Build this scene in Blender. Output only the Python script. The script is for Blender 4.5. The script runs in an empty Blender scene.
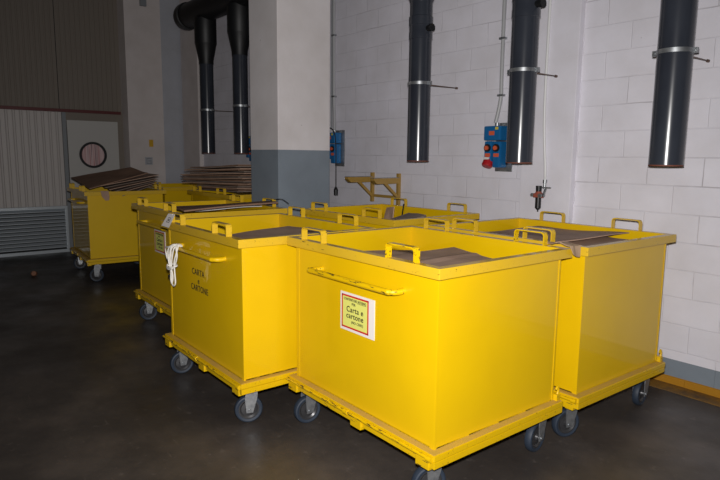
import bpy, bmesh, math, random
from mathutils import Vector, Matrix
S = bpy.context.scene
COL = S.collection
PI = math.pi
random.seed(7)

# ---------------------------------------------------------------- camera
# room axes: x runs along the block wall towards the viewer's right, y points at the block wall
cam_d = bpy.data.cameras.new('camera'); cam = bpy.data.objects.new('camera', cam_d); COL.objects.link(cam)
cam_d.sensor_width = 36; cam_d.lens = 29.436
cam_d.clip_start = .05; cam_d.clip_end = 60
TW = 0.8870659; PT = 0.1411; RO = -0.0105
c_, s_, cr, sr = math.cos(PT), math.sin(PT), math.cos(RO), math.sin(RO)
def room(v):
    return Vector((v[0]*math.cos(TW)-v[1]*math.sin(TW), v[0]*math.sin(TW)+v[1]*math.cos(TW), v[2]))
Rt, Up, Bk = room((cr, -sr*s_, -sr*c_)), room((sr, cr*s_, cr*c_)), room((0, -c_, s_))
cam.matrix_world = Matrix(((Rt.x, Up.x, Bk.x, 0), (Rt.y, Up.y, Bk.y, 0), (Rt.z, Up.z, Bk.z, 1.6), (0, 0, 0, 1)))
S.camera = cam

# ---------------------------------------------------------------- light
w = bpy.data.worlds.new('World'); S.world = w; w.use_nodes = True
w.node_tree.nodes['Background'].inputs[0].default_value = (.95, .92, 1, 1)
w.node_tree.nodes['Background'].inputs[1].default_value = .017
# the photographer's flash, just above the lens
fl = bpy.data.lights.new('camera_flash', 'SPOT'); fo = bpy.data.objects.new('camera_flash', fl); COL.objects.link(fo)
fl.energy = 680; fl.color = (1, .97, .95); fl.shadow_soft_size = .03
fl.spot_size = math.radians(118); fl.spot_blend = 1.0
fo.matrix_world = cam.matrix_world.copy(); fo.location = Vector((0, 0, 1.6)) + Up*.1 - Bk*.02
S.view_settings.view_transform = 'Standard'; S.view_settings.look = 'None'
S.view_settings.exposure = 0.0; S.view_settings.gamma = 1; S.view_settings.use_curve_mapping = False

# ---------------------------------------------------------------- materials
def srgb(r, g, b):
    f = lambda c: (c/255/12.92) if c/255 <= .04045 else ((c/255+.055)/1.055)**2.4
    return (f(r), f(g), f(b), 1)
def mat(name, col, rough=.5, metal=0, spec=.5, coat=0, coat_r=.1):
    m = bpy.data.materials.new(name); m.use_nodes = True
    b = m.node_tree.nodes['Principled BSDF']
    b.inputs['Base Color'].default_value = col; b.inputs['Roughness'].default_value = rough
    b.inputs['Metallic'].default_value = metal; b.inputs['Specular IOR Level'].default_value = spec
    b.inputs['Coat Weight'].default_value = coat; b.inputs['Coat Roughness'].default_value = coat_r
    return m
def nd(m, t, **k):
    n = m.node_tree.nodes.new(t)
    for a, v in k.items(): setattr(n, a, v)
    return n
def lk(m, a, b): m.node_tree.links.new(a, b)
def coords(m, scale=(1, 1, 1), loc=(0, 0, 0), rot=(0, 0, 0)):
    tc = nd(m, 'ShaderNodeTexCoord'); mp = nd(m, 'ShaderNodeMapping')
    mp.inputs['Scale'].default_value = scale; mp.inputs['Location'].default_value = loc; mp.inputs['Rotation'].default_value = rot
    lk(m, tc.outputs['Object'], mp.inputs[0]); return mp.outputs[0]
def noise(m, vec, scale, detail=4, rough=.55):
    n = nd(m, 'ShaderNodeTexNoise'); n.inputs['Scale'].default_value = scale
    n.inputs['Detail'].default_value = detail; n.inputs['Roughness'].default_value = rough
    lk(m, vec, n.inputs['Vector']); return n.outputs['Fac']
def ramp(m, fac, stops):
    r = nd(m, 'ShaderNodeValToRGB'); e = r.color_ramp.elements
    while len(e) < len(stops): e.new(.5)
    for i, (p, c) in enumerate(stops): e[i].position = p; e[i].color = c
    lk(m, fac, r.inputs[0]); return r.outputs[0]
def mix(m, fac, a, b, bt='MIX'):
    x = nd(m, 'ShaderNodeMix', data_type='RGBA', blend_type=bt)
    for s, v in ((0, fac), (6, a), (7, b)):
        if isinstance(v, (int, float, tuple)): x.inputs[s].default_value = v
        else: lk(m, v, x.inputs[s])
    return x.outputs[2]
def setc(m, out): lk(m, out, m.node_tree.nodes['Principled BSDF'].inputs['Base Color'])
def bump(m, h, st=.2, dist=.01):
    b = nd(m, 'ShaderNodeBump'); b.inputs['Strength'].default_value = st; b.inputs['Distance'].default_value = dist
    lk(m, h, b.inputs['Height']); lk(m, b.outputs[0], m.node_tree.nodes['Principled BSDF'].inputs['Normal'])
G = lambda v: (v, v, v, 1)

YEL = srgb(216, 176, 1)
def yellow(name, chips=0, dust=0, col=YEL):
    m = mat(name, col, .45, spec=.3, coat=.6, coat_r=.05)
    v = coords(m)
    n = noise(m, v, 2.2, 5)
    o = mix(m, ramp(m, n, [(.35, G(0)), (.75, G(1))]), col, (col[0]*.92, col[1]*.9, col[2], 1))
    sc = noise(m, coords(m, (3, 3, 22)), 6, 6, .7)
    o = mix(m, ramp(m, sc, [(.73, G(0)), (.78, G(.35))]), o, srgb(190, 150, 40))
    if dust:
        dn = noise(m, v, 9, 5)
        o = mix(m, ramp(m, dn, [(.25, G(dust)), (.7, G(dust*.55))]), o, srgb(165, 135, 85))
    if chips:
        cn = noise(m, coords(m, (9, 60, 60)), 1.6, 5, .7)
        o = mix(m, ramp(m, cn, [(.60-chips*.12, G(0)), (.63-chips*.12, G(1))]), o, srgb(48, 38, 28))
    setc(m, o)
    bump(m, noise(m, coords(m), 1.3, 2), .05, .02)
    return m
M_Y = yellow('yellow_paint')
M_YB = yellow('yellow_paint_worn', chips=-.25)
M_YC = yellow('yellow_paint_chipped', chips=.45)
M_YD = yellow('yellow_paint_dusty', dust=.85)
M_YR = yellow('yellow_paint_rim', dust=.25, chips=-.35)
for q in (M_YD,): q.node_tree.nodes['Principled BSDF'].inputs['Coat Weight'].default_value = 0
M_WB = yellow('bracket_paint', dust=.6, col=srgb(165, 128, 30))

def mk_wall(name, bricks=True, band=True, grey_to=None, base=srgb(226, 224, 233)):
    m = mat(name, base, .62, spec=.35)
    v = coords(m)
    n = noise(m, v, 3, 6); n2 = noise(m, v, 38, 3)
    o = mix(m, ramp(m, n, [(.3, G(0)), (.75, G(1))]), base, (base[0]*.86, base[1]*.85, base[2]*.83, 1))
    sp = noise(m, v, 11, 2, .4)
    o = mix(m, ramp(m, sp, [(.80, G(0)), (.83, G(.6))]), o, srgb(120, 105, 90))
    h = None
    if bricks:
        tc = nd(m, 'ShaderNodeTexCoord'); sx = nd(m, 'ShaderNodeSeparateXYZ'); cx = nd(m, 'ShaderNodeCombineXYZ')
        lk(m, tc.outputs['Object'], sx.inputs[0]); lk(m, sx.outputs[0], cx.inputs[0]); lk(m, sx.outputs[2], cx.inputs[1])
        mp = nd(m, 'ShaderNodeMapping'); mp.inputs['Location'].default_value = BRICK_OFF
        lk(m, cx.outputs[0], mp.inputs[0])
        b = nd(m, 'ShaderNodeTexBrick'); b.offset = .5; b.squash = 1
        b.inputs['Scale'].default_value = 1; b.inputs['Mortar Size'].default_value = .005; b.inputs['Mortar Smooth'].default_value = .6
        b.inputs['Brick Width'].default_value = .375; b.inputs['Row Height'].default_value = .195
        b.inputs['Color1'].default_value = G(1); b.inputs['Color2'].default_value = G(.965); b.inputs['Mortar'].default_value = G(.97)
        # slightly wavering joints
        wv = nd(m, 'ShaderNodeTexNoise'); wv.inputs['Scale'].default_value = 5
        lk(m, mp.outputs[0], wv.inputs['Vector'])
        va = nd(m, 'ShaderNodeVectorMath', operation='SCALE'); va.inputs['Scale'].default_value = .012
        lk(m, wv.outputs['Color'], va.inputs[0])
        vb = nd(m, 'ShaderNodeVectorMath', operation='ADD'); lk(m, mp.outputs[0], vb.inputs[0]); lk(m, va.outputs[0], vb.inputs[1])
        lk(m, vb.outputs[0], b.inputs['Vector'])
        o = mix(m, 1.0, o, b.outputs['Color'], 'MULTIPLY')
        # some horizontal joints are open and darker
        st = noise(m, coords(m, (1.2, 1, 2.2)), 1.4, 3)
        dk = mix(m, 1.0, ramp(m, st, [(.52, G(0)), (.68, G(.42))]), b.outputs['Fac'], 'MULTIPLY')
        o = mix(m, dk, o, srgb(120, 112, 108))
        inv = nd(m, 'ShaderNodeMath', operation='MULTIPLY_ADD'); inv.inputs[1].default_value = -1; inv.inputs[2].default_value = 1
        lk(m, b.outputs['Fac'], inv.inputs[0])
        ad = nd(m, 'ShaderNodeMath', operation='MULTIPLY_ADD'); ad.inputs[1].default_value = .25
        lk(m, n2, ad.inputs[0]); lk(m, inv.outputs[0], ad.inputs[2]); h = ad.outputs[0]
    if band or grey_to:
        tc = nd(m, 'ShaderNodeTexCoord'); sx = nd(m, 'ShaderNodeSeparateXYZ'); lk(m, tc.outputs['Object'], sx.inputs[0])
        def below(z):
            q = nd(m, 'ShaderNodeMath', operation='LESS_THAN'); q.inputs[1].default_value = z
            lk(m, sx.outputs[2], q.inputs[0]); return q.outputs[0]
        gr = mix(m, ramp(m, n, [(.3, G(0)), (.75, G(1))]), srgb(128, 138, 148), srgb(116, 125, 134))
        o = mix(m, below(grey_to or .186), o, gr)
        if not grey_to: o = mix(m, below(.062), o, srgb(168, 118, 22))
    setc(m, o)
    bump(m, h if h else n2, .5 if h else .15, .006)
    return m
BRICK_OFF = (2.191-.0, -1.425+.195*8, 0)
M_BLOCK = mk_wall('painted_block_wall')
M_PLAST = mk_wall('painted_plaster', bricks=False)
M_PILLAR = mk_wall('pillar_paint', bricks=False, grey_to=1.655, base=srgb(220, 215, 216))
M_COLW = mk_wall('column_plaster', bricks=False, band=False, base=srgb(214, 206, 204))
M_REAR = mk_wall('rear_plaster', bricks=False, band=False, base=srgb(180, 182, 190))

M_FLOOR = mat('floor_concrete', srgb(60, 54, 52), .42, spec=.5)
v = coords(M_FLOOR)
o = ramp(M_FLOOR, noise(M_FLOOR, v, 1.1, 7, .62), [(.28, srgb(42, 38, 37)), (.5, srgb(60, 55, 52)), (.72, srgb(86, 78, 72))])
o = mix(M_FLOOR, ramp(M_FLOOR, noise(M_FLOOR, v, 14, 5, .7), [(.60, G(0)), (.74, G(.45))]), o, srgb(112, 104, 98))
sc = noise(M_FLOOR, coords(M_FLOOR, (1, 9, 1), rot=(0, 0, .5)), 3, 6, .7)
o = mix(M_FLOOR, ramp(M_FLOOR, sc, [(.64, G(0)), (.72, G(.3))]), o, srgb(120, 110, 104))
setc(M_FLOOR, o)
lk(M_FLOOR, ramp(M_FLOOR, noise(M_FLOOR, v, 2.4, 5), [(.3, G(.32)), (.7, G(.6))]), M_FLOOR.node_tree.nodes['Principled BSDF'].inputs['Roughness'])
bump(M_FLOOR, noise(M_FLOOR, v, 30, 5), .12, .004)
M_STRIPE = mat('floor_stripe_paint', srgb(120, 88, 28), .6)
setc(M_STRIPE, ramp(M_STRIPE, noise(M_STRIPE, coords(M_STRIPE), 6, 6, .7), [(.35, srgb(70, 58, 48)), (.6, srgb(132, 96, 34))]))

M_PVC = mat('dark_pvc', srgb(46, 50, 58), .22, spec=.5)
setc(M_PVC, ramp(M_PVC, noise(M_PVC, coords(M_PVC, (1, 1, .4)), 5, 5), [(.3, srgb(42, 45, 53)), (.7, srgb(54, 58, 66))]))
M_PVCD = mat('black_pvc', srgb(18, 19, 21), .5)
M_PVCE = mat('pipe_cut_edge', srgb(110, 62, 48), .7)
M_STEEL = mat('galvanised_steel', srgb(150, 152, 155), .38, metal=.75)
setc(M_STEEL, ramp(M_STEEL, noise(M_STEEL, coords(M_STEEL), 25, 3), [(.35, srgb(135, 138, 142)), (.7, srgb(175, 178, 180))]))
M_RODM = mat('rusty_rod', srgb(110, 92, 84), .5, metal=.4)
M_CONDUIT = mat('grey_conduit', srgb(165, 166, 168), .4)
M_WCOND = mat('white_air_pipe', srgb(215, 215, 215), .35)
M_BLUE = mat('blue_plastic', srgb(22, 96, 150), .38)
M_ORANGE = mat('orange_label', srgb(205, 92, 60), .5)
M_YLAB = mat('yellow_label', srgb(205, 185, 70), .5)
M_BLACK = mat('black_plastic', srgb(26, 26, 28), .4)
M_RED = mat('red_plastic', srgb(165, 26, 34), .4)
M_REG = mat('red_brown_casting', srgb(150, 78, 62), .5)
M_TYRE = mat('blue_grey_rubber', srgb(36, 46, 60), .6)
M_HUB = mat('wheel_disc', srgb(58, 58, 60), .35, metal=.3)
M_PAPER = mat('white_paper', srgb(220, 214, 210), .45)
M_SIGN = mat('yellow_green_paper', srgb(214, 214, 110), .4)
M_SIGNR = mat('red_print', srgb(190, 40, 36), .45)
M_INK = mat('black_ink', srgb(30, 30, 26), .5)
M_ROPE = mat('white_rope', srgb(225, 222, 215), .8)
bump(M_ROPE, noise(M_ROPE, coords(M_ROPE, (1, 1, 1)), 160, 2), .6, .002)
def card(name, a, b):
    m = mat(name, a, .7, spec=.25)
    setc(m, ramp(m, noise(m, coords(m), 5, 6, .6), [(.3, a), (.7, b)]))
    bump(m, noise(m, coords(m, (40, 3, 3)), 3, 3), .15, .003)
    return m
M_CARD = card('brown_cardboard', srgb(158, 130, 112), srgb(182, 152, 132))
M_CARDE = card('cardboard_dark', srgb(122, 94, 78), srgb(146, 116, 96))
M_CARDG = card('cardboard_grey', srgb(118, 104, 96), srgb(144, 128, 116))
M_TAPE = card('brown_tape', srgb(150, 125, 100), srgb(175, 150, 125))
M_CORR = mat('corrugated_sheet', srgb(196, 190, 186), .45, spec=.5)
M_PANEL = mat('upper_panel', srgb(126, 117, 107), .6)
M_RAIL = mat('dark_red_rail', srgb(92, 34, 34), .5)
M_DOOR = mat('door_paint', srgb(188, 186, 182), .45)
M_LOUV = mat('louvre_steel', srgb(190, 198, 204), .4, metal=.3)
M_DARK = mat('dark_void', srgb(24, 24, 26), .8)
M_STRIP = mat('porthole_painted_reflection', srgb(120, 100, 98), .3)
setc(M_STRIP, ramp(M_STRIP, noise(M_STRIP, coords(M_STRIP, (1, 26, .5)), 1.6, 3), [(.35, srgb(150, 118, 122)), (.5, srgb(225, 200, 200)), (.62, srgb(185, 130, 130))]))  # reflection of a reddish strip curtain, painted into the pane colour
M_CER = mat('brown_litter', srgb(128, 84, 58), .6)
M_TRIMG = mat('grey_frame', srgb(130, 134, 138), .5)

# ---------------------------------------------------------------- mesh helpers
def bm_(): return bmesh.new()
def box(bm, x0, x1, y0, y1, z0, z1, bev=0, mx=None, mi=0):
    t = bmesh.new(); bmesh.ops.create_cube(t, size=1)
    for q in t.verts: q.co = Vector(((x0+x1)/2+q.co.x*(x1-x0), (y0+y1)/2+q.co.y*(y1-y0), (z0+z1)/2+q.co.z*(z1-z0)))
    if bev: bmesh.ops.bevel(t, geom=list(t.edges), offset=bev, segments=2, affect='EDGES', profile=.7)
    merge(bm, t, mx, mi)
def merge(bm, t, mx=None, mi=0):
    if mx is not None: bmesh.ops.transform(t, matrix=mx, verts=t.verts)
    vs = [bm.verts.new(q.co) for q in t.verts]
    t.verts.index_update()
    for f in t.faces:
        try:
            nf = bm.faces.new([vs[q.index] for q in f.verts]); nf.smooth = f.smooth; nf.material_index = mi
        except ValueError: pass
    t.free()
def cyl(bm, p0, p1, r0, r1=None, n=24, caps=True, smooth=True, mi=0):
    r1 = r0 if r1 is None else r1
    p0, p1 = Vector(p0), Vector(p1); d = (p1-p0).normalized()
    a = d.orthogonal().normalized(); b = d.cross(a)
    A = [bm.verts.new(p0+(a*math.cos(2*PI*i/n)+b*math.sin(2*PI*i/n))*r0) for i in range(n)]
    B = [bm.verts.new(p1+(a*math.cos(2*PI*i/n)+b*math.sin(2*PI*i/n))*r1) for i in range(n)]
    for i in range(n):
        f = bm.faces.new((A[i], A[(i+1) % n], B[(i+1) % n], B[i])); f.smooth = smooth; f.material_index = mi
    if caps:
        f = bm.faces.new(A[::-1]); f.material_index = mi
        f = bm.faces.new(B); f.material_index = mi
def lathe(bm, prof, mx=None, n=40, mi=0, closed=False):
    """prof: list of (radius, height) about z"""
    t = bmesh.new(); rings = []
    for r, h in prof: rings.append([t.verts.new((r*math.cos(2*PI*i/n), r*math.sin(2*PI*i/n), h)) for i in range(n)])
    k = len(rings)
    for j in range(k if closed else k-1):
        A, B = rings[j], rings[(j+1) % k]
        for i in range(n):
            f = t.faces.new((A[i], A[(i+1) % n], B[(i+1) % n], B[i])); f.smooth = True
    merge(bm, t, mx, mi)
def tube(bm, pts, r, n=10, mi=0, flat=1.0):
    pts = [Vector(q) for q in pts]; rings = []
    up = None
    for i, q in enumerate(pts):
        d = (pts[min(i+1, len(pts)-1)]-pts[max(i-1, 0)]).normalized()
        if up is None: up = d.orthogonal().normalized()
        up = (up - d*up.dot(d)).normalized(); s = d.cross(up)
        rings.append([bm.verts.new(q+(up*math.cos(2*PI*k/n)+s*math.sin(2*PI*k/n)*flat)*r) for k in range(n)])
    for A, B in zip(rings, rings[1:]):
        for k in range(n):
            f = bm.faces.new((A[k], A[(k+1) % n], B[(k+1) % n], B[k])); f.smooth = True; f.material_index = mi
    bm.faces.new(rings[0][::-1]).material_index = mi; bm.faces.new(rings[-1]).material_index = mi
def smooth_path(pts, k=6):
    P = [Vector(q) for q in pts]; out = []
    for i in range(len(P)-1):
        a, b, c, d = P[max(i-1, 0)], P[i], P[i+1], P[min(i+2, len(P)-1)]
        for j in range(k):
            t = j/k
            out.append(.5*((2*b)+(c-a)*t+(2*a-5*b+4*c-d)*t*t+(3*b-a-3*c+d)*t**3))
    out.append(P[-1]); return out
def prism(bm, poly, axis, a, b, mi=0):
    """poly in the two other axes, extruded along axis from a to b"""
    def P(u, v, t): return {'x': (t, u, v), 'y': (u, t, v), 'z': (u, v, t)}[axis]
    A = [bm.verts.new(P(u, v, a)) for u, v in poly]; B = [bm.verts.new(P(u, v, b)) for u, v in poly]
    bm.faces.new(A[::-1]).material_index = mi; bm.faces.new(B).material_index = mi
    for i in range(len(poly)):
        j = (i+1) % len(poly); bm.faces.new((A[i], A[j], B[j], B[i])).material_index = mi
def link(name, bm, mats, parent=None, loc=(0, 0, 0), rot=(0, 0, 0)):
    bmesh.ops.recalc_face_normals(bm, faces=bm.faces)
    for e_ in bm.edges:
        if len(e_.link_faces) == 2 and e_.calc_face_angle(0) > .6: e_.smooth = False
    me = bpy.data.meshes.new(name); bm.to_mesh(me); bm.free()
    for m in (mats if isinstance(mats, (list, tuple)) else [mats]): me.materials.append(m)
    o = bpy.data.objects.new(name, me); COL.objects.link(o); o.parent = parent; o.location = loc; o.rotation_euler = rot
    return o
def tag(o, label=None, cat=None, group=None, kind=None):
    if label: o['label'] = label
    if cat: o['category'] = cat
    if group: o['group'] = group
    if kind: o['kind'] = kind
    return o
def root(name, loc, rz=0, **k):
    o = bpy.data.objects.new(name, None); o.empty_display_size = .1; COL.objects.link(o)
    o.location = loc; o.rotation_euler = (0, 0, rz); return tag(o, **k)
def struct(name, bm, m): return tag(link(name, bm, m), kind='structure')
def copy_tree(o, parent=None):
    c = o.copy(); COL.objects.link(c); c.parent = parent
    for ch in [q for q in PROTO_CHILDREN.get(o.name, [])]: copy_tree(ch, c)
    return c
def text(name, body, size, m, parent, loc, rot, depth=.0006, align='CENTER', sx=1, spacing=1, underline=False):
    cu = bpy.data.curves.new(name, 'FONT'); cu.body = body; cu.size = size; cu.align_x = align; cu.align_y = 'CENTER'
    cu.extrude = depth; cu.space_line = spacing; cu.space_character = 1.1; cu.offset = size*.009
    t = bpy.data.objects.new(name+'_tmp', cu); COL.objects.link(t)
    dg = bpy.context.evaluated_depsgraph_get(); me = bpy.data.meshes.new_from_object(t.evaluated_get(dg))
    bpy.data.objects.remove(t)
    for q in me.vertices: q.co.x *= sx
    me.materials.clear(); me.materials.append(m); me.name = name
    o = bpy.data.objects.new(name, me); COL.objects.link(o); o.parent = parent; o.location = loc; o.rotation_euler = rot
    return o

# ---------------------------------------------------------------- the room
WV, WU = 4.3, -10.5
bm = bm_(); box(bm, -10.7, 4, -5, 4.5, -.1, 0); struct('floor', bm, M_FLOOR)
bm = bm_(); box(bm, -10.3, 4, 4.152, 4.299, .0005, .004); struct('trim_1', bm, M_STRIPE)
bm = bm_(); box(bm, -10.7, 4, WV, WV+.2, 0, 5.2); struct('wall_right', bm, M_BLOCK)
bm = bm_(); box(bm, -3.05, -2.575, WV-.06, WV+.01, 0, 5.2, .006); struct('trim_2', bm, M_PLAST)      # plastered pilaster
bm = bm_(); box(bm, -10.16, -9.5, WV-.07, WV+.01, 0, 5.2, .006); struct('trim_3', bm, M_COLW)
# free-standing pillar
bm = bm_(); box(bm, -5.39, -4.86, 2.95, 3.555, 0, 5.2, .008); struct('trim_4', bm, M_PILLAR)
# rear wall: corrugated sheet below the rail, ribbed panels above
bm = bm_(); box(bm, WU-.2, WU-.06, -5, 4.5, 0, 5.2); struct('wall_rear', bm, M_DARK)
def ribbed(name, y0, y1, z0, z1, pitch, depth, m, x):
    bm = bm_(); pts = []
    y = y0
    while y < y1:
        for f, d in ((0, 0), (.55, 0), (.68, depth), (.87, depth)):
            yy = y+f*pitch
            if yy <= y1: pts.append((yy, x+d))
        y += pitch
    pts.append((y1, x))
    for (a, xa), (b, xb) in zip(pts, pts[1:]):
        vs = [bm.verts.new(q) for q in ((xa, a, z0), (xb, b, z0), (xb, b, z1), (xa, a, z1))]; bm.faces.new(vs)
    bmesh.ops.remove_doubles(bm, verts=bm.verts, dist=1e-5)
    fs = list(bm.faces)
    bmesh.ops.solidify(bm, geom=fs, thickness=.004)
    return struct(name, bm, m)
ribbed('wall_rear_cladding', -5, 2.36, .0, 2.27, .1, .02, M_CORR, WU-.02)
ribbed('wall_rear_upper', -5, 2.325, 2.27, 5.2, .075, .006, M_PANEL, WU-.02)
ribbed('wall_rear_upper_panel', 2.335, 3.4, 2.27, 5.2, .075, .006, M_PANEL, WU-.02)
bm = bm_(); box(bm, WU-.05, WU+.035, -5, 3.27, 2.255, 2.305, .004); struct('trim_5', bm, M_RAIL)
bm = bm_(); box(bm, WU-.04, WU+.02, 2.36, 3.4, 0, 2.28); struct('trim_6', bm, M_PANEL)
# door with porthole
bm = bm_()
ND = 48; cy, cz, rr = 2.785, 1.577, .205
y0, y1, z0, z1 = 2.41, 3.2, .02, 2.13
outer = []
for i in range(ND):
    a = 2*PI*i/ND; ca, sa = math.cos(a), math.sin(a)
    t = min([(y1-cy)/ca if ca > 1e-6 else 1e9, (y0-cy)/ca if ca < -1e-6 else 1e9, (z1-cz)/sa if sa > 1e-6 else 1e9, (z0-cz)/sa if sa < -1e-6 else 1e9])
    outer.append((cy+ca*t, cz+sa*t))
for xf in (WU+.02, WU+.055):
    A = [bm.verts.new((xf, cy+rr*math.cos(2*PI*i/ND), cz+rr*math.sin(2*PI*i/ND))) for i in range(ND)]
    B = [bm.verts.new((xf, *q)) for q in outer]
    for i in range(ND): bm.faces.new((A[i], A[(i+1) % ND], B[(i+1) % ND], B[i]))
bm.verts.ensure_lookup_table()
d1 = struct('door_1', bm, M_DOOR)
# corners lost to the radial cut
bm = bm_(); box(bm, WU+.019, WU+.054, y0, y1, z0, .2); box(bm, WU+.019, WU+.054, y0, y0+.1, z1-.12, z1); box(bm, WU+.019, WU+.054, y1-.1, y1, z1-.12, z1)
link('door_rail', bm, M_DOOR, d1)
bm = bm_(); lathe(bm, [(.178, -.02), (.215, -.02), (.215, .012), (.178, .012)], Matrix.Translation((WU+.058, cy, cz)) @ Matrix.Rotation(PI/2, 4, 'Y'), 48, closed=True)
link('porthole_seal', bm, M_BLACK, d1)
bm = bm_(); cyl(bm, (WU+.03, cy, cz), (WU+.045, cy, cz), .19, n=48, smooth=False); link('porthole_pane', bm, M_STRIP, d1)
# white column at the rear corner and the recess beside it
bm = bm_(); box(bm, -10.6, -10.19, 3.3, 3.9, 0, 5.2, .006); struct('trim_7', bm, M_COLW)
bm = bm_(); box(bm, -10.6, -10.22, 3.9, 4.4, 0, 5.2); struct('trim_8', bm, M_REAR)
# louvre grille
lv = root('louvre_grille', (WU+.03, .7, 0), label='galvanised steel louvre grille low on the corrugated rear wall', cat='vent grille')
bm = bm_(); Y0, Y1, Z1 = -1.4, 1.64, .755
box(bm, 0, .06, Y0, Y1, Z1-.045, Z1, .003); box(bm, 0, .06, Y0, Y1, .0, .05, .003)
box(bm, 0, .06, Y1-.04, Y1, .05, Z1-.045, .003); box(bm, 0, .06, Y0, Y0+.04, .05, Z1-.045, .003)
link('frame', bm, M_LOUV, lv)
for i in range(11):
    z = .085+i*.0585
    bm = bm_(); prism(bm, [(.005, z+.03), (.05, z-.004), (.056, z-.004), (.056, z+.004), (.011, z+.036)], 'y', Y0+.04, Y1-.04)
    link('slat', bm, M_LOUV, lv)
bm = bm_(); box(bm, -.005, .003, Y0+.04, Y1-.04, .05, Z1-.045); link('backing', bm, M_DARK, lv)
bm = bm_(); box(bm, WU+.0, WU+.06, 2.345, 2.40, 0, 2.25, .004); struct('trim_9', bm, M_TRIMG)

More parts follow.
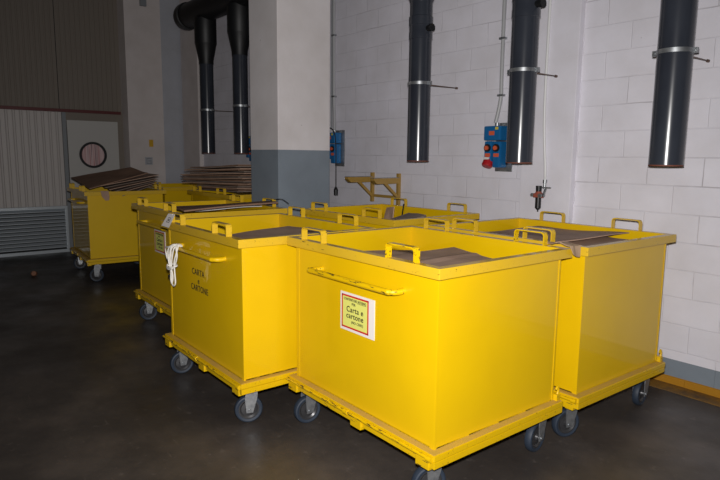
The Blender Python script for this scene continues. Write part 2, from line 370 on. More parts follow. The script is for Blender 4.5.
# ---------------------------------------------------------------- yellow bins
L, W, H = 1.211, .985, 1.139
hx, hy = L/2, W/2
IN = .042
ZB = .308
def rot2(x, y, a): return (x*math.cos(a)-y*math.sin(a), x*math.sin(a)+y*math.cos(a))
def make_bin():
    r = root('wheeled_bin', (0, 0, 0))
    kids = {}
    def part(name, bm, m, parent=r, **k):
        o = link(name, bm, m, parent, **k); kids.setdefault(parent.name, []).append(o); return o
    # sheet steel body, open at the top
    bm = bm_(); t = .006; a, b = hx-IN, hy-IN
    box(bm, -a, a, -b, b, ZB-.004, ZB+.006)
    box(bm, -a, a, -b, -b+t, ZB, H-.004); box(bm, -a, a, b-t, b, ZB, H-.004)
    box(bm, -a, -a+t, -b+t, b-t, ZB, H-.004); box(bm, a-t, a, -b+t, b-t, ZB, H-.004)
    part('body', bm, M_Y)
    # folded corner strips
    for sx in (-1, 1):
        for sy in (-1, 1):
            bm = bm_()
            x = sx*a; y = sy*b
            box(bm, min(x, x-sx*.026)-.0, max(x, x-sx*.026)+.0, min(y, y+sy*.003), max(y, y+sy*.003), ZB+.001, H-.051, .001)
            box(bm, min(x-sx*.001, x+sx*.003), max(x-sx*.001, x+sx*.003), min(y+sy*.003, y-sy*.01), max(y+sy*.003, y-sy*.01), ZB+.001, H-.051, .001)
            part('corner_strip', bm, M_Y)
    # rim
    bm = bm_(); z0 = H-.049
    box(bm, -hx, hx, -hy, -hy+.046, z0, H, .004); box(bm, -hx, hx, hy-.046, hy, z0, H, .004)
    box(bm, -hx, -hx+.046, -hy+.04, hy-.04, z0+.0005, H-.0005, .004); box(bm, hx-.046, hx, -hy+.04, hy-.04, z0+.0005, H-.0005, .004)
    part('rim', bm, M_YR)
    # base plate with dusty ledge, and the lower frame
    bm = bm_(); box(bm, -hx+.001, hx, -hy+.002, hy, .277, ZB-.002, .004); part('base_plate', bm, M_YB)
    bm = bm_()
    e = .006
    for q in ((-hx+e, hx-e, -hy+e, -a*0-hy+IN-.0), (-hx+e, hx-e, hy-IN, hy-e)): box(bm, q[0], q[1], q[2], q[3], ZB-.003, ZB+.001)
    box(bm, -hx+e, -hx+IN, -hy+IN, hy-IN, ZB-.003, ZB+.001); box(bm, hx-IN, hx-e, -hy+IN, hy-IN, ZB-.003, ZB+.001)
    part('ledge', bm, M_YD)
    bm = bm_()
    box(bm, hx-.05, hx-.001, -hy+.004, hy-.003, .243, .275, .003); box(bm, -hx+.004, -hx+.05, -hy+.03, hy-.003, .243, .275, .003)
    box(bm, -hx+.03, hx-.03, -hy+.010, -hy+.06, .243, .275, .003); box(bm, -hx+.03, hx-.03, hy-.05, hy-.003, .243, .275, .003)
    part('chassis_frame', bm, M_YB)
    # hinge rod along the handle side
    bm = bm_(); y = -hy-.003
    cyl(bm, (-hx-.008, y, .288), (hx-.012, y, .288), .0085, n=12)
    part('hinge_rod', bm, M_YC)
    for x0 in (-.598, .005, .49):
        bm = bm_(); box(bm, x0, x0+.085, -hy-.001, -hy+.045, .228, .276, .004); part('bracket', bm, M_YB)
    for x0 in (-.04, .565):
        bm = bm_(); cyl(bm, (x0, -hy-.004, .288), (x0+.03, -hy-.004, .288), .0135, n=14); part('hinge_knuckle', bm, M_YB)
    # push handle
    bm = bm_(); f = -hy+IN+.002; z = .991
    tube(bm, smooth_path([(-.31, f, z+.002), (-.315, f-.045, z), (-.325, f-.072, z), (-.29, f-.074, z), (0, f-.074, z), (.285, f-.074, z), (.32, f-.068, z), (.34, f-.048, z), (.344, f-.02, z), (.344, f, z+.002)], 5), .0145, 12)
    part('push_handle', bm, M_YB)
    # lifting hoops
    for sy in (-1, 1):
        for cx in (-.335, .35 if sy < 0 else .31):
            bm = bm_(); hw, hh, tt = .097, .07, .006; y = sy*(hy-.022); ww = .018
            pr = []
            for (px_, pz) in ((-hw, -.045), (-hw, hh-.018), (-hw+.006, hh-.005), (-hw+.018, hh), (hw-.018, hh), (hw-.006, hh-.005), (hw, hh-.018), (hw, -.045)): pr.append((px_, pz))
            inn = []
            for (px_, pz) in ((-hw+tt, -.045), (-hw+tt, hh-.02), (-hw+.011, hh-.01), (-hw+.021, hh-tt), (hw-.021, hh-tt), (hw-.011, hh-.01), (hw-tt, hh-.02), (hw-tt, -.045)): inn.append((px_, pz))
            vo = [[bm.verts.new((cx+u, y+d, H+v_)) for u, v_ in P] for P in (pr, inn) for d in (-ww, ww)]
            o0, o1, i0, i1 = vo
            for k in range(7):
                bm.faces.new((o0[k], o0[k+1], o1[k+1], o1[k])); bm.faces.new((i0[k], i0[k+1], i1[k+1], i1[k]))
                bm.faces.new((o0[k], o0[k+1], i0[k+1], i0[k])); bm.faces.new((o1[k], o1[k+1], i1[k+1], i1[k]))
            for k in (0, 7): bm.faces.new((o0[k], o1[k], i1[k], i0[k]))
            part('lifting_hoop', bm, M_YC if 0 else M_YR)
    # latch lug at the rear corner
    bm = bm_(); box(bm, hx-.05, hx-.038+.02, hy-.035, hy-.005, ZB, ZB+.035, .002); tube(bm, smooth_path([(hx-.03, hy-.02, ZB+.02), (hx-.03, hy-.008, ZB+.05), (hx-.03, hy-.015, ZB+.075), (hx-.03, hy-.03, ZB+.06)], 5), .007, 8)
    part('latch', bm, M_YB)
    # casters: fork is the part, wheel and hub are its sub-parts
    for sx in (-1, 1):
        for sy in (-1, 1):
            cx, cy_ = {(-1, -1): (-.555, -.37), (-1, 1): (-.50, .40), (1, -1): (.465, -.355), (1, 1): (.49, .435)}[(sx, sy)]
            bm = bm_()
            box(bm, -.05, .05, -.045, .045, -.008, 0, .002)
            cyl(bm, (0, 0, -.024), (0, 0, -.008), .032, n=24)
            box(bm, -.036, .036, -.03, .03, -.032, -.022, .003)
            for s in (-1, 1):
                prism(bm, [(-.034, -.026), (.034, -.026), (.030, -.08), (.004, -.172), (-.036, -.172), (-.044, -.08)], 'x', s*.036-.003, s*.036+.003)
            cyl(bm, (-.044, -.018, -.158), (.044, -.018, -.158), .009, n=12)
            c = part('caster', bm, M_STEEL, loc=(cx, cy_, .243), rot=(0, 0, [-.15, -.12, -.35, .12][(sx > 0)*2+(sy > 0)]))
            Mx = Matrix.Translation((0, -.018, -.158)) @ Matrix.Rotation(PI/2, 4, 'Y')
            bm = bm_(); R = .085
            lathe(bm, [(.062, -.018), (.074, -.021), (R-.004, -.018), (R, -.008), (R, .008), (R-.004, .018), (.074, .021), (.062, .018)], Mx, 40, closed=True)
            part('tyre', bm, M_TYRE, parent=c)
            bm = bm_(); lathe(bm, [(.0, -.024), (.018, -.024), (.022, -.012), (.045, -.009), (.055, -.016), (.064, -.016), (.064, .016), (.055, .016), (.045, .009), (.022, .012), (.018, .024), (.0, .024)], Mx, 32)
            part('wheel_disc', bm, M_HUB, parent=c)
    return r, kids
proto, PROTO_CHILDREN = make_bin()
PROTO_CHILDREN = dict(PROTO_CHILDREN)
BINS = {
 'A': (-2.254, 2.2775, -.013, 'yellow wheeled bin nearest the camera, red-bordered white paper sign below its handle'),
 'B': (-3.494, 2.003, -.0175, 'yellow wheeled bin with black stencilled lettering and white rope hanging on its handle'),
 'C': (-2.1977, 3.3616, -.0283, 'yellow wheeled bin furthest right, against the block wall below the large dark pipe'),
 'D': (-5.052, 2.3064, -.0233, 'yellow wheeled bin behind the stencilled one, long dark cardboard across its top'),
 'E': (-3.7725, 3.3738, .0198, 'yellow wheeled bin against the block wall below the yellow wall bracket, behind the nearest bin'),
 'F': (-8.1733, 2.4357, -.069, 'far left yellow wheeled bin heaped with dark cardboard before the porthole door'),
 'G': (-8.72, 3.55, 0.0, 'mostly hidden yellow wheeled bin in the far corner, right behind the far left heaped bin'),
 'H': (-6.845, 3.62, 0.0, 'yellow wheeled bin under the tall stack of flat cardboard left of the pillar'),
}
BO = {}
HOOP = {}
for i, (k, (x, y, rz, lab)) in enumerate(BINS.items()):
    o = proto if i == 0 else copy_tree(proto)
    o.location = (x, y, 0); o.rotation_euler = (0, 0, rz)
    tag(o, lab, 'bin', 'yellow wheeled cardboard bins'); BO[k] = o
bpy.context.view_layer.update()
# the hoops were welded on by hand and sit a little differently on each bin
for k, sh in {'A': (-.026, 0, -.02, .05), 'C': (.055, -.07, .055, -.02), 'E': (-.01, -.02, -.01, .065), 'B': (0, 0, 0, .012)}.items():
    hs = sorted([c for c in BO[k].children if c.name.startswith('lifting_hoop')], key=lambda c: c.name)
    for c, d in zip(hs, sh): c.location.x += d

# the nearest bin's handle and front hoops are scraped down to dark metal
M_YH = yellow('yellow_paint_scraped', chips=.25)
for c in BO['A'].children:
    if c.name.startswith('push_handle') or (c.name.startswith('lifting_hoop') and c.location.x >= 0):
        c.data = c.data.copy(); c.data.materials[0] = M_YH
# ---- signs and lettering on the bins (parts: they move with the bin)
FY = -hy+IN   # local y of the handle-side face
def sign(o, x0, x1, z0, z1, white_edge=.035):
    bm = bm_(); box(bm, x0, x1, FY-.0035, FY-.0005, z0, z1); s = link('paper_sign', bm, M_PAPER, o); s['label'] = 'white paper sign with red border and yellow-green centre'
    a0, a1, b0, b1 = x0+.012, x1-white_edge, z0+.014, z1-.012
    bm = bm_(); t = .009
    for q in ((a0, a1, b0, b0+t), (a0, a1, b1-t, b1), (a0, a0+t, b0, b1), (a1-t, a1, b0, b1)): box(bm, q[0], q[1], FY-.0046, FY-.003, q[2], q[3])
    link('red_border', bm, M_SIGNR, s)
    bm = bm_(); box(bm, a0+t, a1-t, FY-.0041, FY-.003, b0+t, b1-t); link('sign_field', bm, M_SIGN, s)
    cx = (a0+a1)/2; h = b1-b0; R = (PI/2, 0, 0)
    ww = a1-a0
    text('sign_lettering', 'CONTENITORE INTERNO', h*.105, M_INK, s, (cx, FY-.0045, b1-h*.13), R, sx=ww/.24*.86)
    bm = bm_(); box(bm, cx+.02, cx+ww*.42, FY-.0047, FY-.0040, b1-h*.185, b1-h*.175); link('underline', bm, M_INK, s)
    text('sign_lettering', 'PER', h*.105, M_INK, s, (cx-.01, FY-.0045, b1-h*.25), R)
    text('sign_lettering', 'Carta e', h*.235, M_INK, s, (cx, FY-.0045, b1-h*.42), R, depth=.0008)
    text('sign_lettering', 'cartone', h*.235, M_INK, s, (cx, FY-.0045, b1-h*.61), R, depth=.0008)
    text('sign_lettering', '(NO CERE)', h*.105, M_INK, s, (cx+.02, FY-.0045, b1-h*.79), R)
sign(BO['A'], -.136, .142, .704, .906, .045)
sign(BO['D'], -.10, .165, .745, .945, .02)
st = text('stencil_lettering', 'CARTA', .057, M_INK, BO['B'], (-.060, FY-.0012, .842), (PI/2, 0, 0), sx=1.0)
text('stencil_lettering', 'e', .056, M_INK, BO['B'], (-.055, FY-.0012, .787), (PI/2, 0, 0))
text('stencil_lettering', 'CARTONE', .057, M_INK, BO['B'], (-.045, FY-.0012, .736), (PI/2, 0, 0), sx=.95)
bm = bm_(); cyl(bm, (-hx+IN+.008, FY-.016, .74), (-hx+IN+.008, FY+.001, .74), .011, n=14); link('black_stud', bm, M_BLACK, BO['B'])

def world(k, p): 
    x, y, rz, _ = BINS[k]; a, b = rot2(p[0], p[1], rz); return Vector((x+a, y+b, p[2]))
# ---------------------------------------------------------------- cardboard
def sheet(k, corners, label, m=M_CARD, th=.006, n=10, wav=.006, seed=0, creases=(), group=None, name='flattened_cardboard'):
    """a flat box blank: four local corners, a little warped, real thickness"""
    rnd = random.Random(seed)
    C4 = [world(k, c) for c in corners] if k else [Vector(c) for c in corners]
    cen = sum(C4, Vector())/4
    bm = bm_(); g = []
    ph = [rnd.uniform(0, 6) for _ in range(4)]
    nrm = (C4[1]-C4[0]).cross(C4[3]-C4[0]).normalized()
    if nrm.z < 0: nrm = -nrm
    for i in range(n+1):
        row = []
        for j in range(n+1):
            u, v_ = i/n, j/n
            p = C4[0]*(1-u)*(1-v_)+C4[1]*u*(1-v_)+C4[2]*u*v_+C4[3]*(1-u)*v_
            d = wav*(math.sin(u*3.1+ph[0])*math.cos(v_*2.7+ph[1])+.5*math.sin(u*7+ph[2])*math.sin(v_*6+ph[3]))
            for cu, dep in creases: d += dep*max(0, 1-abs(u-cu)*n)
            row.append(bm.verts.new(p+nrm*d-cen))
        g.append(row)
    top = []
    for i in range(n):
        for j in range(n): top.append(bm.faces.new((g[i][j], g[i+1][j], g[i+1][j+1], g[i][j+1])))
    r = bmesh.ops.extrude_face_region(bm, geom=top)
    for q in r['geom']:
        if isinstance(q, bmesh.types.BMVert): q.co += nrm*th
    o = link(name, bm, m, loc=cen)
    return tag(o, label, 'cardboard', group)
def filler(k, top, label):
    bm = bm_(); rnd = random.Random(ord(k)); z = ZB+.008
    while z < top:
        t = rnd.uniform(.02, .05); a = hx-IN-.03-rnd.random()*.03; b = hy-IN-.03-rnd.random()*.03
        box(bm, -a, a, -b, b, z, min(z+t-.004, top)); box(bm, -a+.05, a-.05, -b+.05, b-.05, z, min(z+t, top)); z += t
    x, y, rz, _ = BINS[k]
    tag(link('packed_cardboard', bm, M_CARDE, loc=(x, y, 0), rot=(0, 0, rz)), label, 'cardboard', kind='stuff')
filler('A', .99, 'pressed-down cardboard filling the bin nearest the camera')
filler('B', .96, 'pressed-down cardboard filling the bin with stencilled lettering')
filler('C', 1.02, 'pressed-down cardboard filling the bin furthest right')
filler('D', 1.0, 'pressed-down cardboard filling the bin behind the stencilled one')
filler('E', .98, 'pressed-down cardboard filling the bin below the wall bracket')
filler('F', 1.05, 'pressed-down cardboard filling the far left bin')
filler('G', .95, 'pressed-down cardboard filling the far corner bin')
filler('H', 1.08, 'pressed-down cardboard under the tall stack left of the pillar')
# A
sheet('A', [(-.52, -.42, 1.03), (.545, -.43, 1.06), (.53, .14, 1.05), (-.24, .12, 1.05)], 'flat brown cardboard sheet lying inside the rim of the nearest bin', M_CARD, seed=1, creases=((.6, .004),))
sheet('A', [(-.12, -.20, 1.062), (.53, -.30, 1.078), (.42, .16, 1.075), (-.08, .34, 1.065)], 'upper cardboard flap with slanted right end in the nearest bin', M_CARD, seed=2, creases=((.5, .006),))
# B
sheet('B', [(-.05, -.43, 1.05), (.54, -.43, 1.06), (.52, .30, 1.06), (-.20, -.05, 1.03)], 'flat brown cardboard sheet inside the bin with stencilled lettering', M_CARD, seed=3, creases=((.45, .01),))
sheet('B', [(.12, -.41, 1.09), (.545, -.42, 1.10), (.54, .41, 1.10), (-.08, .24, 1.10)], 'raised cardboard flap near the right end of the stencilled bin', M_CARD, seed=33)
# C
sheet('C', [(-.545, -.42, 1.07), (.545, -.43, 1.09), (.53, .25, 1.09), (-.50, .43, 1.06)], 'large flat cardboard sheet filling the top of the furthest right bin', M_CARD, seed=4, wav=.008, creases=((.7, .008),))
sheet('C', [(-.40, -.36, 1.09), (.30, -.40, 1.115), (.34, .42, 1.115), (-.36, .43, 1.095)], 'bulging upper cardboard sheet with pale tape mark in the furthest right bin', M_CARD, seed=5, wav=.01)
# D
sheet('D', [(.10, -.36, 1.145), (.58, -.44, 1.150), (.60, .40, 1.185), (.28, .48, 1.175)], 'long dark brown cardboard lying across the bin behind the stencilled one', M_CARDE, th=.012, seed=6)
sheet('D', [(-.34, -.20, 1.09), (.20, -.20, 1.115), (.25, .43, 1.125), (-.20, .43, 1.12)], 'pale grey cardboard sheet under the long brown one behind the stencilled bin', M_PAPER, seed=7)
# E
sheet('E', [(.10, -.13, 1.0), (.26, -.19, 1.0), (.27, -.17, 1.20), (.11, -.11, 1.18)], 'upright brown cardboard flap standing in the bin below the bracket', M_CARD, seed=8)
sheet('E', [(.32, -.40, 1.07), (.52, -.40, 1.07), (.44, .02, 1.13), (.24, .02, 1.13)], 'dark-edged tilted cardboard in the bin below the wall bracket', M_CARDG, th=.012, seed=9)
sheet('E', [(-.5, -.42, .985), (.5, -.42, .985), (.5, .42, .985), (-.5, .42, .985)], 'low flat cardboard sheet at the bottom of the heap below the bracket', M_CARDG, seed=10)

# F: heaped over the rim
sheet('F', [(-.52, -.45, 1.27), (.55, -.42, 1.165), (.60, .27, 1.362), (.05, .20, 1.415)], 'big dark brown cardboard sheet slanting over the far left bin', M_CARDE, th=.01, seed=11, wav=.01)
for i in range(6):
    d = -.026*i
    sheet('F', [(-.20-.03*i, -.22+.05*i, 1.245+d), (.57, -.30+.05*i, 1.205+d), (.63-.015*i, .40-.012*i, 1.330+d), (-.10, .38, 1.345+d)],
          ['topmost', 'second', 'third', 'fourth', 'fifth', 'lowest'][i]+' fanned cardboard sheet at the right end of the far left bin', M_CARDG if i % 2 else M_CARD, th=.007, seed=20+i, wav=.003, group='fanned cardboard sheets in the far left bin')
bm = bm_(); P = [world('F', q) for q in ((.612, -.31, 1.148), (.612, -.22, 1.148), (.63, -.215, 1.08), (.63, -.22, 1.035), (.63, -.26, 1.03), (.628, -.30, 1.08))]
A = [bm.verts.new(q) for q in P]; B_ = [bm.verts.new(q+Vector((.008, 0, 0))) for q in P]
bm.faces.new(A[::-1]); bm.faces.new(B_)
for i in range(6): bm.faces.new((A[i], A[(i+1) % 6], B_[(i+1) % 6], B_[i]))
tag(link('cardboard_flap', bm, M_CARD), 'torn brown cardboard flap hanging over the rim of the far left bin', 'cardboard')
# H: the tall stack
NH = 17
for i in range(NH):
    r = random.Random(100+i); z = 1.150+i*.0172
    a = [r.uniform(-.06, .06) for _ in range(8)]
    lf = -.52 - (.10 if 5 <= i <= 11 else 0)
    if i < 5: a = [abs(q)*(1 if k in (0, 1, 3, 6) else -1) for k, q in enumerate(a)]
    sheet('H', [(lf+a[0], (-.42 if i < 5 else -.50)+a[1]-(.05 if 4 < i < 12 else 0), z), ((.53 if i < 5 else .66)+a[2], -.36+a[3], z+.05*i/NH+.01), ((.53 if i < 5 else .64)+a[4], .40+a[5], z+.05*i/NH+.01), (lf+a[6], .42+a[7], z)],
          ('flat cardboard sheet in the tall stack left of the pillar' if 0 < i < NH-1 else ('topmost' if i else 'lowest')+' cardboard sheet of the tall stack left of the pillar'),
          [M_CARDG, M_CARDE, M_CARD][i % 3], th=.012, seed=60+i, wav=.004, group='stacked cardboard sheets left of the pillar')
# G
sheet('G', [(-.5, -.42, .97), (.5, -.42, .97), (.5, .42, .97), (-.5, .42, .97)], 'flat cardboard lying low inside the far corner bin', M_CARDG, seed=90)

# brown tape scrap lying over the rims between the nearest and the right-hand bin
bm = bm_(); T = [(.50, .462, 1.149), (.56, .44, 1.168), (.612, .455, 1.151), (.622, .47, 1.11)]; T2 = [(.42, .50, 1.147), (.55, .54, 1.158), (.615, .545, 1.148), (.625, .53, 1.09)]
A = [bm.verts.new(world('A', q)) for q in T]; B_ = [bm.verts.new(world('A', q)) for q in T2]
fs = [bm.faces.new((A[i], A[i+1], B_[i+1], B_[i])) for i in range(3)]
r = bmesh.ops.extrude_face_region(bm, geom=fs)
for q in r['geom']:
    if isinstance(q, bmesh.types.BMVert): q.co += Vector((.002, -.001, .004))
bmesh.ops.subdivide_edges(bm, edges=list(bm.edges), cuts=3, use_grid_fill=True)
for q in bm.verts: q.co += Vector((math.sin(q.co.y*90), math.sin(q.co.x*70), math.sin(q.co.x*60+q.co.y*80)))*.0025
o = link('tape_scrap', bm, M_TAPE); tag(o, 'crumpled brown tape scrap on the rims between the two right-hand bins', 'tape')

# paper tag tied to the rear hoop of the stencilled bin
bm = bm_()
P = [world('B', q) for q in ((-.385, -.512, 1.205), (-.275, -.508, 1.208), (-.345, -.528, 1.113), (-.47, -.532, 1.116))]
A = [bm.verts.new(q) for q in P]; B_ = [bm.verts.new(q+Vector((0, -.0015, 0))) for q in P]
bm.faces.new(A[::-1]); bm.faces.new(B_)
for i in range(4): bm.faces.new((A[i], A[(i+1) % 4], B_[(i+1) % 4], B_[i]))
tg = tag(link('paper_tag', bm, M_PAPER), 'white paper tag tied to the hoop at the back corner of the stencilled bin', 'tag')
bm = bm_()
def on_tag(u, v): 
    a = P[0].lerp(P[1], u); b = P[3].lerp(P[2], u); return a.lerp(b, v)+Vector((0, -.0022, 0))
for (u0, u1, v0, v1) in ((.35, .75, .28, .32), (.35, .40, .28, .66), (.70, .75, .28, .66), (.35, .75, .62, .66), (.48, .62, .40, .54)):
    bm.faces.new([bm.verts.new(q) for q in (on_tag(u0, v0), on_tag(u1, v0), on_tag(u1, v1), on_tag(u0, v1))])
link('tag_print', bm, M_INK, tg)
bm = bm_(); tube(bm, [on_tag(.7, .04), world('B', (-.36, -.49, 1.207)), world('B', (-.34, -.475, 1.206))], .002, 6); link('tie_string', bm, M_ROPE, tg)

# white rope looped on the handle of the stencilled bin
def rope(pts, name='rope_loop', parent=None):
    bm = bm_(); tube(bm, smooth_path([world('B', (q[0]+.06, q[1], 1.02-(1.02-q[2])*.70)) for q in pts], 6), .0048, 7); return link(name, bm, M_ROPE, parent)
rp = root('rope', world('B', (-.30, -.54, .70)), label='white rope coiled and hung on the handle of the stencilled bin', cat='rope')
loops = [
 [(-.29, -.535, 1.01), (-.33, -.56, .985), (-.42, -.55, .96), (-.455, -.535, .90), (-.42, -.54, .85), (-.35, -.545, .87), (-.32, -.55, .93), (-.30, -.555, 1.0), (-.25, -.535, 1.02)],
 [(-.27, -.50, 1.005), (-.24, -.53, 1.022), (-.20, -.56, 1.0), (-.19, -.56, .93), (-.21, -.56, .87), (-.25, -.56, .80), (-.29, -.56, .80), (-.32, -.56, .88), (-.30, -.56, .97), (-.28, -.54, 1.018)],
 [(-.25, -.50, 1.0), (-.27, -.55, 1.015), (-.33, -.565, .96), (-.34, -.56, .84), (-.31, -.56, .76), (-.30, -.56, .66), (-.27, -.56, .625), (-.235, -.56, .66), (-.24, -.56, .75), (-.23, -.565, .86), (-.20, -.56, .95), (-.22, -.535, 1.02)],
 [(-.24, -.505, 1.0), (-.225, -.56, 1.0), (-.25, -.57, .9), (-.27, -.57, .8), (-.285, -.57, .70), (-.265, -.572, .65), (-.25, -.57, .72), (-.26, -.575, .80), (-.29, -.57, .90), (-.27, -.56, .99), (-.25, -.53, 1.02)],
 [(-.34, -.57, .815), (-.30, -.585, .80), (-.24, -.585, .81), (-.21, -.56, .825), (-.24, -.545, .83), (-.30, -.545, .825), (-.34, -.57, .80), (-.29, -.585, .785), (-.23, -.58, .80)],
]
inv = Matrix.Translation(-rp.location)
for q in loops:
    o = rope(q, parent=rp); o.data.transform(inv)

# black wire through the back hoop of the bin with long cardboard, and a strap in the bin below the bracket
bm = bm_(); tube(bm, smooth_path([world('D', q) for q in ((.22, .47, 1.142), (.30, .47, 1.175), (.42, .47, 1.205), (.55, .47, 1.215), (.66, .47, 1.185))], 6), .003, 6)
tag(link('black_wire', bm, M_BLACK), 'thin black wire arching through the hoop in front of the pillar', 'wire')
bm = bm_(); tube(bm, smooth_path([world('E', q) for q in ((-.25, .446, 1.145), (-.25, .443, 1.16), (-.25, .436, 1.12), (-.262, .438, 1.07), (-.27, .438, .99))], 5), .007, 6)
tag(link('black_strap', bm, M_BLACK), 'short black strap hanging inside the bin below the wall bracket', 'strap')

# ---------------------------------------------------------------- pipes
def drop_pipe(x, label, zt, stub=False, reducer=False, rodx=0, y=3.8, z0=1.562):
    t = root('drop_pipe', (x, y, z0), label=label, cat='pipe', group='dark plastic drop pipes along the block wall')
    R = .099
    bm = bm_(); top = (2.96 if reducer else zt)-z0
    lathe(bm, [(R-.005, 0), (R, .0), (R, top), (R-.005, top)], None, 48, closed=True)
    link('pipe', bm, M_PVC, t)
    bm = bm_(); lathe(bm, [(R-.0055, -.002), (R+.0005, -.002), (R+.0005, .006), (R-.0055, .006)], None, 48, closed=True); link('cut_edge', bm, M_PVCE, t)
    bm = bm_(); zc = 2.245-z0
    lathe(bm, [(R+.0005, zc-.013), (R+.005, zc-.013), (R+.005, zc+.013), (R+.0005, zc+.013)], None, 48, closed=True)
    a1, a2 = (.80, -.60), (-.80, .60)
    for (cx, cy_) in ((R+.01, .02), (-R-.01, -.02)):
        box(bm, cx-.014, cx+.014, cy_-.012, cy_+.012, zc-.016, zc+.016, .002)
        cyl(bm, (cx, cy_-.02, zc), (cx, cy_+.02, zc), .006, n=8)
    link('clamp', bm, M_STEEL, t)
    bm = bm_(); cyl(bm, (rodx, R, zc), (rodx, WV-y-.008-(.06 if abs(x+2.79) < .1 else 0), zc), .005, n=8); cyl(bm, (rodx, WV-y-.02-(.06 if abs(x+2.79) < .1 else 0), zc), (rodx, WV-y-.001-(.06 if abs(x+2.79) < .1 else 0), zc), .011, n=8)
    link('wall_rod', bm, M_RODM, t)
    if reducer:
        bm = bm_(); a, b = 2.95-z0, 3.17-z0
        lathe(bm, [(R+.004, a-.06), (R+.006, a), (.150, b), (.155, b+.01), (.155, zt-z0)], None, 48); link('reducer', bm, M_PVCD, t)
    else:
        bm = bm_(); c = 2.62-z0
        lathe(bm, [(R+.0005, c), (R+.005, c+.003), (R+.005, c+.06), (R+.003, c+.065), (R+.003, c+.115), (R+.007, c+.12), (R+.007, c+.19), (R+.0005, c+.195)], None, 48)
        lathe(bm, [(R+.0005, c+.31), (.118, c+.36), (.118, c+.40)], None, 48)
        link('coupling', bm, M_PVC, t)
    if stub:
        bm = bm_(); z = 2.703-z0; d = Vector((.93, -.1, 0)).normalized()
        cyl(bm, d*(R-.002)+Vector((0, 0, z)), d*(R+.045)+Vector((0, 0, z)), .026, n=24)
        cyl(bm, d*(R+.035)+Vector((0, 0, z)), d*(R+.058)+Vector((0, 0, z)), .032, n=24)
        link('capped_stub', bm, M_PVCD, t)
    return t
drop_pipe(-1.664, 'thick dark grey pipe furthest right on the block wall, widest in view', 3.50)
drop_pipe(-2.753, 'dark grey pipe with black capped stub, hanging beside the uncovered blue socket box', 3.50, stub=True)
drop_pipe(-3.848, 'dark grey pipe with black capped stub between the pillar and the blue socket box', 3.50, stub=True)
drop_pipe(-7.20, 'dark pipe with wide top right beside the left edge of the pillar', 3.52, reducer=True, z0=1.622)
drop_pipe(-8.22, 'dark pipe with wide top furthest left, above the cardboard stack', 3.52, reducer=True, z0=1.622)
du = root('main_duct', (-8.9, 3.8, 3.66), label='large black horizontal duct with round end cap high in the far corner', cat='duct')
bm = bm_(); cyl(bm, (.03, 0, 0), (8.3, 0, 0), .175, n=48); link('duct_pipe', bm, M_PVCD, du)
bm = bm_(); M_ = Matrix.Rotation(PI/2, 4, 'Y')
lathe(bm, [(0, -.03), (.15, -.03), (.19, -.01), (.195, .02), (.195, .12), (.1755, .125)], M_, 48); link('end_cap', bm, M_PVCD, du)
for x in (3.6, 6.2):
    bm = bm_(); cyl(bm, (x, 0, .17), (x, 0, 1.5), .006, n=8); lathe(bm, [(.176, -.015), (.181, -.015), (.181, .015), (.176, .015)], Matrix.Translation((x, 0, 0)) @ M_, 48, closed=True); link('hanger', bm, M_STEEL, du)

# ---------------------------------------------------------------- blue socket boxes
def socket_box(x, label, red=True):
    t = root('socket_box', (x, WV, 1.48), label=label, cat='socket box', group='blue socket boxes on the block wall')
    bm = bm_(); box(bm, -.055, .125, -.012, -.001, 0, .425, .002); link('mounting_plate', bm, M_STEEL, t)
    bm = bm_(); box(bm, -.105, .075, -.125, -.012, .27, .395, .016); link('junction_housing', bm, M_BLUE, t)
    for cx, zb, zt in ((-.062, .085, .265), (.032, .035, .262)):
        bm = bm_(); box(bm, cx-.040, cx+.040, -.115, -.012, zb, zt, .018); h = link('socket_housing', bm, M_BLUE, t)
        bm = bm_(); cyl(bm, (cx, -.114, .205), (cx, -.128, .205), .034, n=24); link('switch_ring', bm, M_BLACK, h)
        bm = bm_(); cyl(bm, (cx, -.127, .205), (cx, -.140, .205), .019, n=20); link('switch_knob', bm, M_ORANGE, h)
        bm = bm_(); box(bm, cx-.028, cx+.028, -.1175, -.1145, .128, .158); link('rating_label', bm, M_ORANGE, h)
    bm = bm_(); box(bm, -.045, .012, -.1275, -.1245, .315, .35); link('warning_label', bm, M_ORANGE, t)
    bm = bm_(); box(bm, .02, .052, -.1275, -.1245, .362, .385); link('yellow_label', bm, M_YLAB, t)
    bm = bm_(); cyl(bm, (-.02, -.05, .39), (-.02, -.05, .425), .02, n=16); link('cable_gland', bm, M_STEEL, t)
    if red:
        bm = bm_(); d = Vector((0, -.45, -.9)).normalized(); p = Vector((-.062, -.085, .115))
        lathe(bm, [(0, 0), (.034, 0), (.036, .03), (.046, .035), (.048, .070), (.040, .082), (0, .084)], Matrix.Translation(p) @ d.to_track_quat('Z', 'Y').to_matrix().to_4x4(), 28)
        link('plug_cap', bm, M_RED, t)
        bm = bm_(); box(bm, -.085, -.04, -.132, -.10, .105, .125, .003); link('clip', bm, M_PAPER, t)
    return t
socket_box(-3.305, 'blue socket box with red plug beside the middle dark pipe')
b1 = socket_box(-5.70, 'blue socket box half hidden at the right edge of the pillar, black cable hanging', red=False)
bm = bm_(); tube(bm, smooth_path([(-5.80, WV-.14, 1.86), (-5.74, WV-.15, 1.915), (-5.66, WV-.155, 1.925), (-5.585, WV-.15, 1.87), (-5.555, WV-.15, 1.72), (-5.552, WV-.15, 1.5), (-5.55, WV-.15, 1.24)], 6), .006, 8)
cb = tag(link('hanging_cable', bm, M_BLACK), 'black cable with small plug hanging from the half hidden blue box', 'cable')
bm = bm_(); cyl(bm, (-5.55, WV-.15, 1.145), (-5.55, WV-.15, 1.21), .024, .026, n=14); cyl(bm, (-5.55, WV-.15, 1.21), (-5.55, WV-.15, 1.245), .026, .010, n=14); link('plug', bm, M_BLACK, cb)
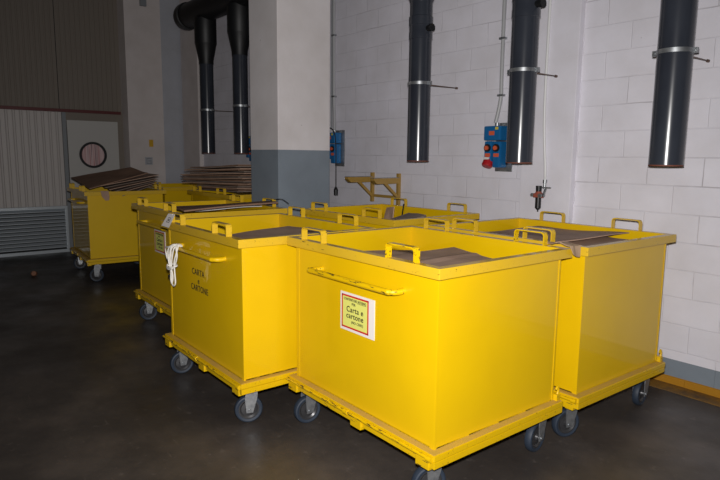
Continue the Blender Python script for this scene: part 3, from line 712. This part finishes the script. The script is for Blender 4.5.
socket_box(-7.70, 'blue socket box barely visible behind the pillar, by the wide-topped pipe', red=False)
# conduits
def conduit(pts, label, m, r, clips, parts=()):
    bm = bm_(); tube(bm, smooth_path(pts, 5), r, 12); o = tag(link('conduit', bm, m), label, 'pipe')
    for (x, y, z) in clips:
        bm = bm_(); box(bm, x-r-.012, x+r+.012, y-r-.004, y+r+.006, z-.009, z+.009, .002); link('clip', bm, M_STEEL, o)
    return o
y = WV-.03
conduit([(-3.318, y, 4.6), (-3.318, y, 3.0), (-3.315, y, 2.3), (-3.312, y, 2.15), (-3.325, y-.005, 2.03), (-3.345, y-.018, 1.905)], 'grey conduit running down to the blue socket box with red plug', M_CONDUIT, .0165, [(-3.318, y, 2.62), (-3.312, y, 2.14), (-3.318, y, 3.2)])
conduit([(-5.765, y, 4.6), (-5.765, y, 3.2), (-5.76, y, 2.5), (-5.757, y, 2.2), (-5.74, y-.005, 2.08), (-5.72, y-.018, 1.905)], 'grey conduit beside the right edge of the pillar', M_CONDUIT, .016, [(-5.765, y, 3.0), (-5.757, y, 2.3)])
conduit([(-5.80, y, 4.6), (-5.80, y, 3.2), (-5.80, y, 2.5), (-5.80, y, 2.1), (-5.80, y, 1.915)], 'thinner dark conduit closest to the pillar', M_TRIMG, .009, [])
conduit([(-7.72, y, 4.6), (-7.72, y, 3.0), (-7.72, y, 1.91)], 'grey conduit to the box hidden behind the pillar', M_CONDUIT, .016, [])
ya = WV-.06-.02
ap = conduit([(-2.835, ya, 4.6), (-2.835, ya, 3.0), (-2.835, ya, 2.0), (-2.80, ya, 1.53), (-2.789, ya-.01, 1.42)], 'thin white air pipe running down the pilaster', M_WCOND, .011, [])
# air regulator
rg = root('air_regulator', (-2.822, WV-.06, 1.165), label='small red-brown air filter regulator with black bowl on the pilaster', cat='air regulator')
bm = bm_(); cyl(bm, (0, -.06, .03), (0, -.06, .12), .024, .024, n=24); cyl(bm, (0, -.06, .018), (0, -.06, .03), .012, .022, n=16); cyl(bm, (0, -.06, .0), (0, -.06, .018), .006, n=10); link('filter_bowl', bm, M_BLACK, rg)
bm = bm_(); box(bm, -.032, .032, -.088, -.032, .118, .152, .006); cyl(bm, (0, -.06, .148), (0, -.06, .168), .03, .022, n=20); box(bm, -.045, .045, -.07, -.05, .115, .125, .003); box(bm, -.012, .012, -.05, -.001, .125, .15, .002); link('valve_body', bm, M_REG, rg)
bm = bm_(); cyl(bm, (0, -.06, .166), (0, -.06, .212), .023, .025, n=20); link('pressure_knob', bm, M_BLACK, rg)
bm = bm_(); cyl(bm, (-.066, -.06, .135), (-.03, -.06, .135), .011, n=14); cyl(bm, (-.07, -.06, .135), (-.05, -.06, .135), .015, n=6); cyl(bm, (.03, -.06, .135), (.055, -.06, .135), .012, n=14); cyl(bm, (.045, -.06, .135), (.045, -.03, .19), .010, n=12); link('fitting', bm, M_STEEL, rg)
bm = bm_(); cyl(bm, (.035, -.088, .135), (.035, -.10, .135), .017, n=20); link('gauge', bm, M_STEEL, rg)
bm = bm_(); cyl(bm, (.034, -.03, .19), (.034, -.03, .26), .012, n=14); cyl(bm, (.034, -.03, .235), (.034, -.03, .262), .017, n=14); box(bm, .015, .10, -.048, -.038, .193, .204, .002); link('ball_valve', bm, M_STEEL, rg)

# ---------------------------------------------------------------- yellow wall bracket
wb = root('wall_bracket', (-4.83, WV, 1.12), label='yellow metal wall bracket with two grey-topped arms above the far bins', cat='bracket')
for x in (-.215, .215):
    bm = bm_(); box(bm, x-.018, x+.018, -.036, -.001, -.02 if x < 0 else -.03, .305, .003); link('upright', bm, M_WB, wb)
    bm = bm_(); prism(bm, [(-.036, .20), (-.345, .20), (-.385, .235), (-.385, .258), (-.036, .258)], 'x', x-.03, x+.03); a = link('arm', bm, M_WB, wb)
    bm = bm_(); box(bm, x-.034, x+.034, -.388, -.036, .258, .263, .001); link('arm_top', bm, M_STEEL, a)
    bm = bm_(); prism(bm, [(-.036, .035), (-.036, .075), (-.20, .21), (-.245, .21)], 'x', x-.012, x+.012); link('strut', bm, M_WB, wb)
bm = bm_(); box(bm, -.20, .20, -.030, -.006, .035, .065, .002); link('cross_rail', bm, M_WB, wb)

# ---------------------------------------------------------------- small things in the far corner
bm = bm_(); box(bm, -10.19, -10.184, 3.63, 3.70, 1.725, 1.845); s1 = tag(link('warning_sticker', bm, M_YLAB), 'small yellow sticker on the white rear column', 'sticker')
s1.data.materials[0] = mat('yellow_sticker', srgb(205, 160, 30), .5)
bm = bm_(); box(bm, -10.19, -10.186, 3.55, 3.68, 1.42, 1.55); s2 = tag(link('faded_sticker', bm, M_REAR), 'faded grey printed sticker below the yellow one on the rear column', 'sticker')
bm = bm_()
for q in ((3.57, 3.66, 1.52, 1.532), (3.575, 3.585, 1.44, 1.52), (3.60, 3.65, 1.48, 1.49), (3.645, 3.655, 1.44, 1.50), (3.58, 3.66, 1.435, 1.445)): box(bm, -10.187, -10.1845, *q)
link('sticker_print', bm, M_TRIMG, s2)
bm = bm_(); box(bm, -10.19, -10.14, 3.56, 3.66, 4.02, 4.13, .004); tag(link('wall_box', bm, M_TRIMG), 'small grey box high on the white rear column', 'box')
bm = bm_(); lathe(bm, [(0, 0), (.034, 0), (.036, .05), (.034, .055), (.032, .05), (.03, .004), (0, .004)], Matrix.Translation((-8.58, 1.47, .037)) @ Matrix.Rotation(1.5, 4, 'Y'), 20); 
lt = tag(link('paper_cup', bm, M_CER), 'small brown cup lying alone on the dark floor at far left', 'cup')
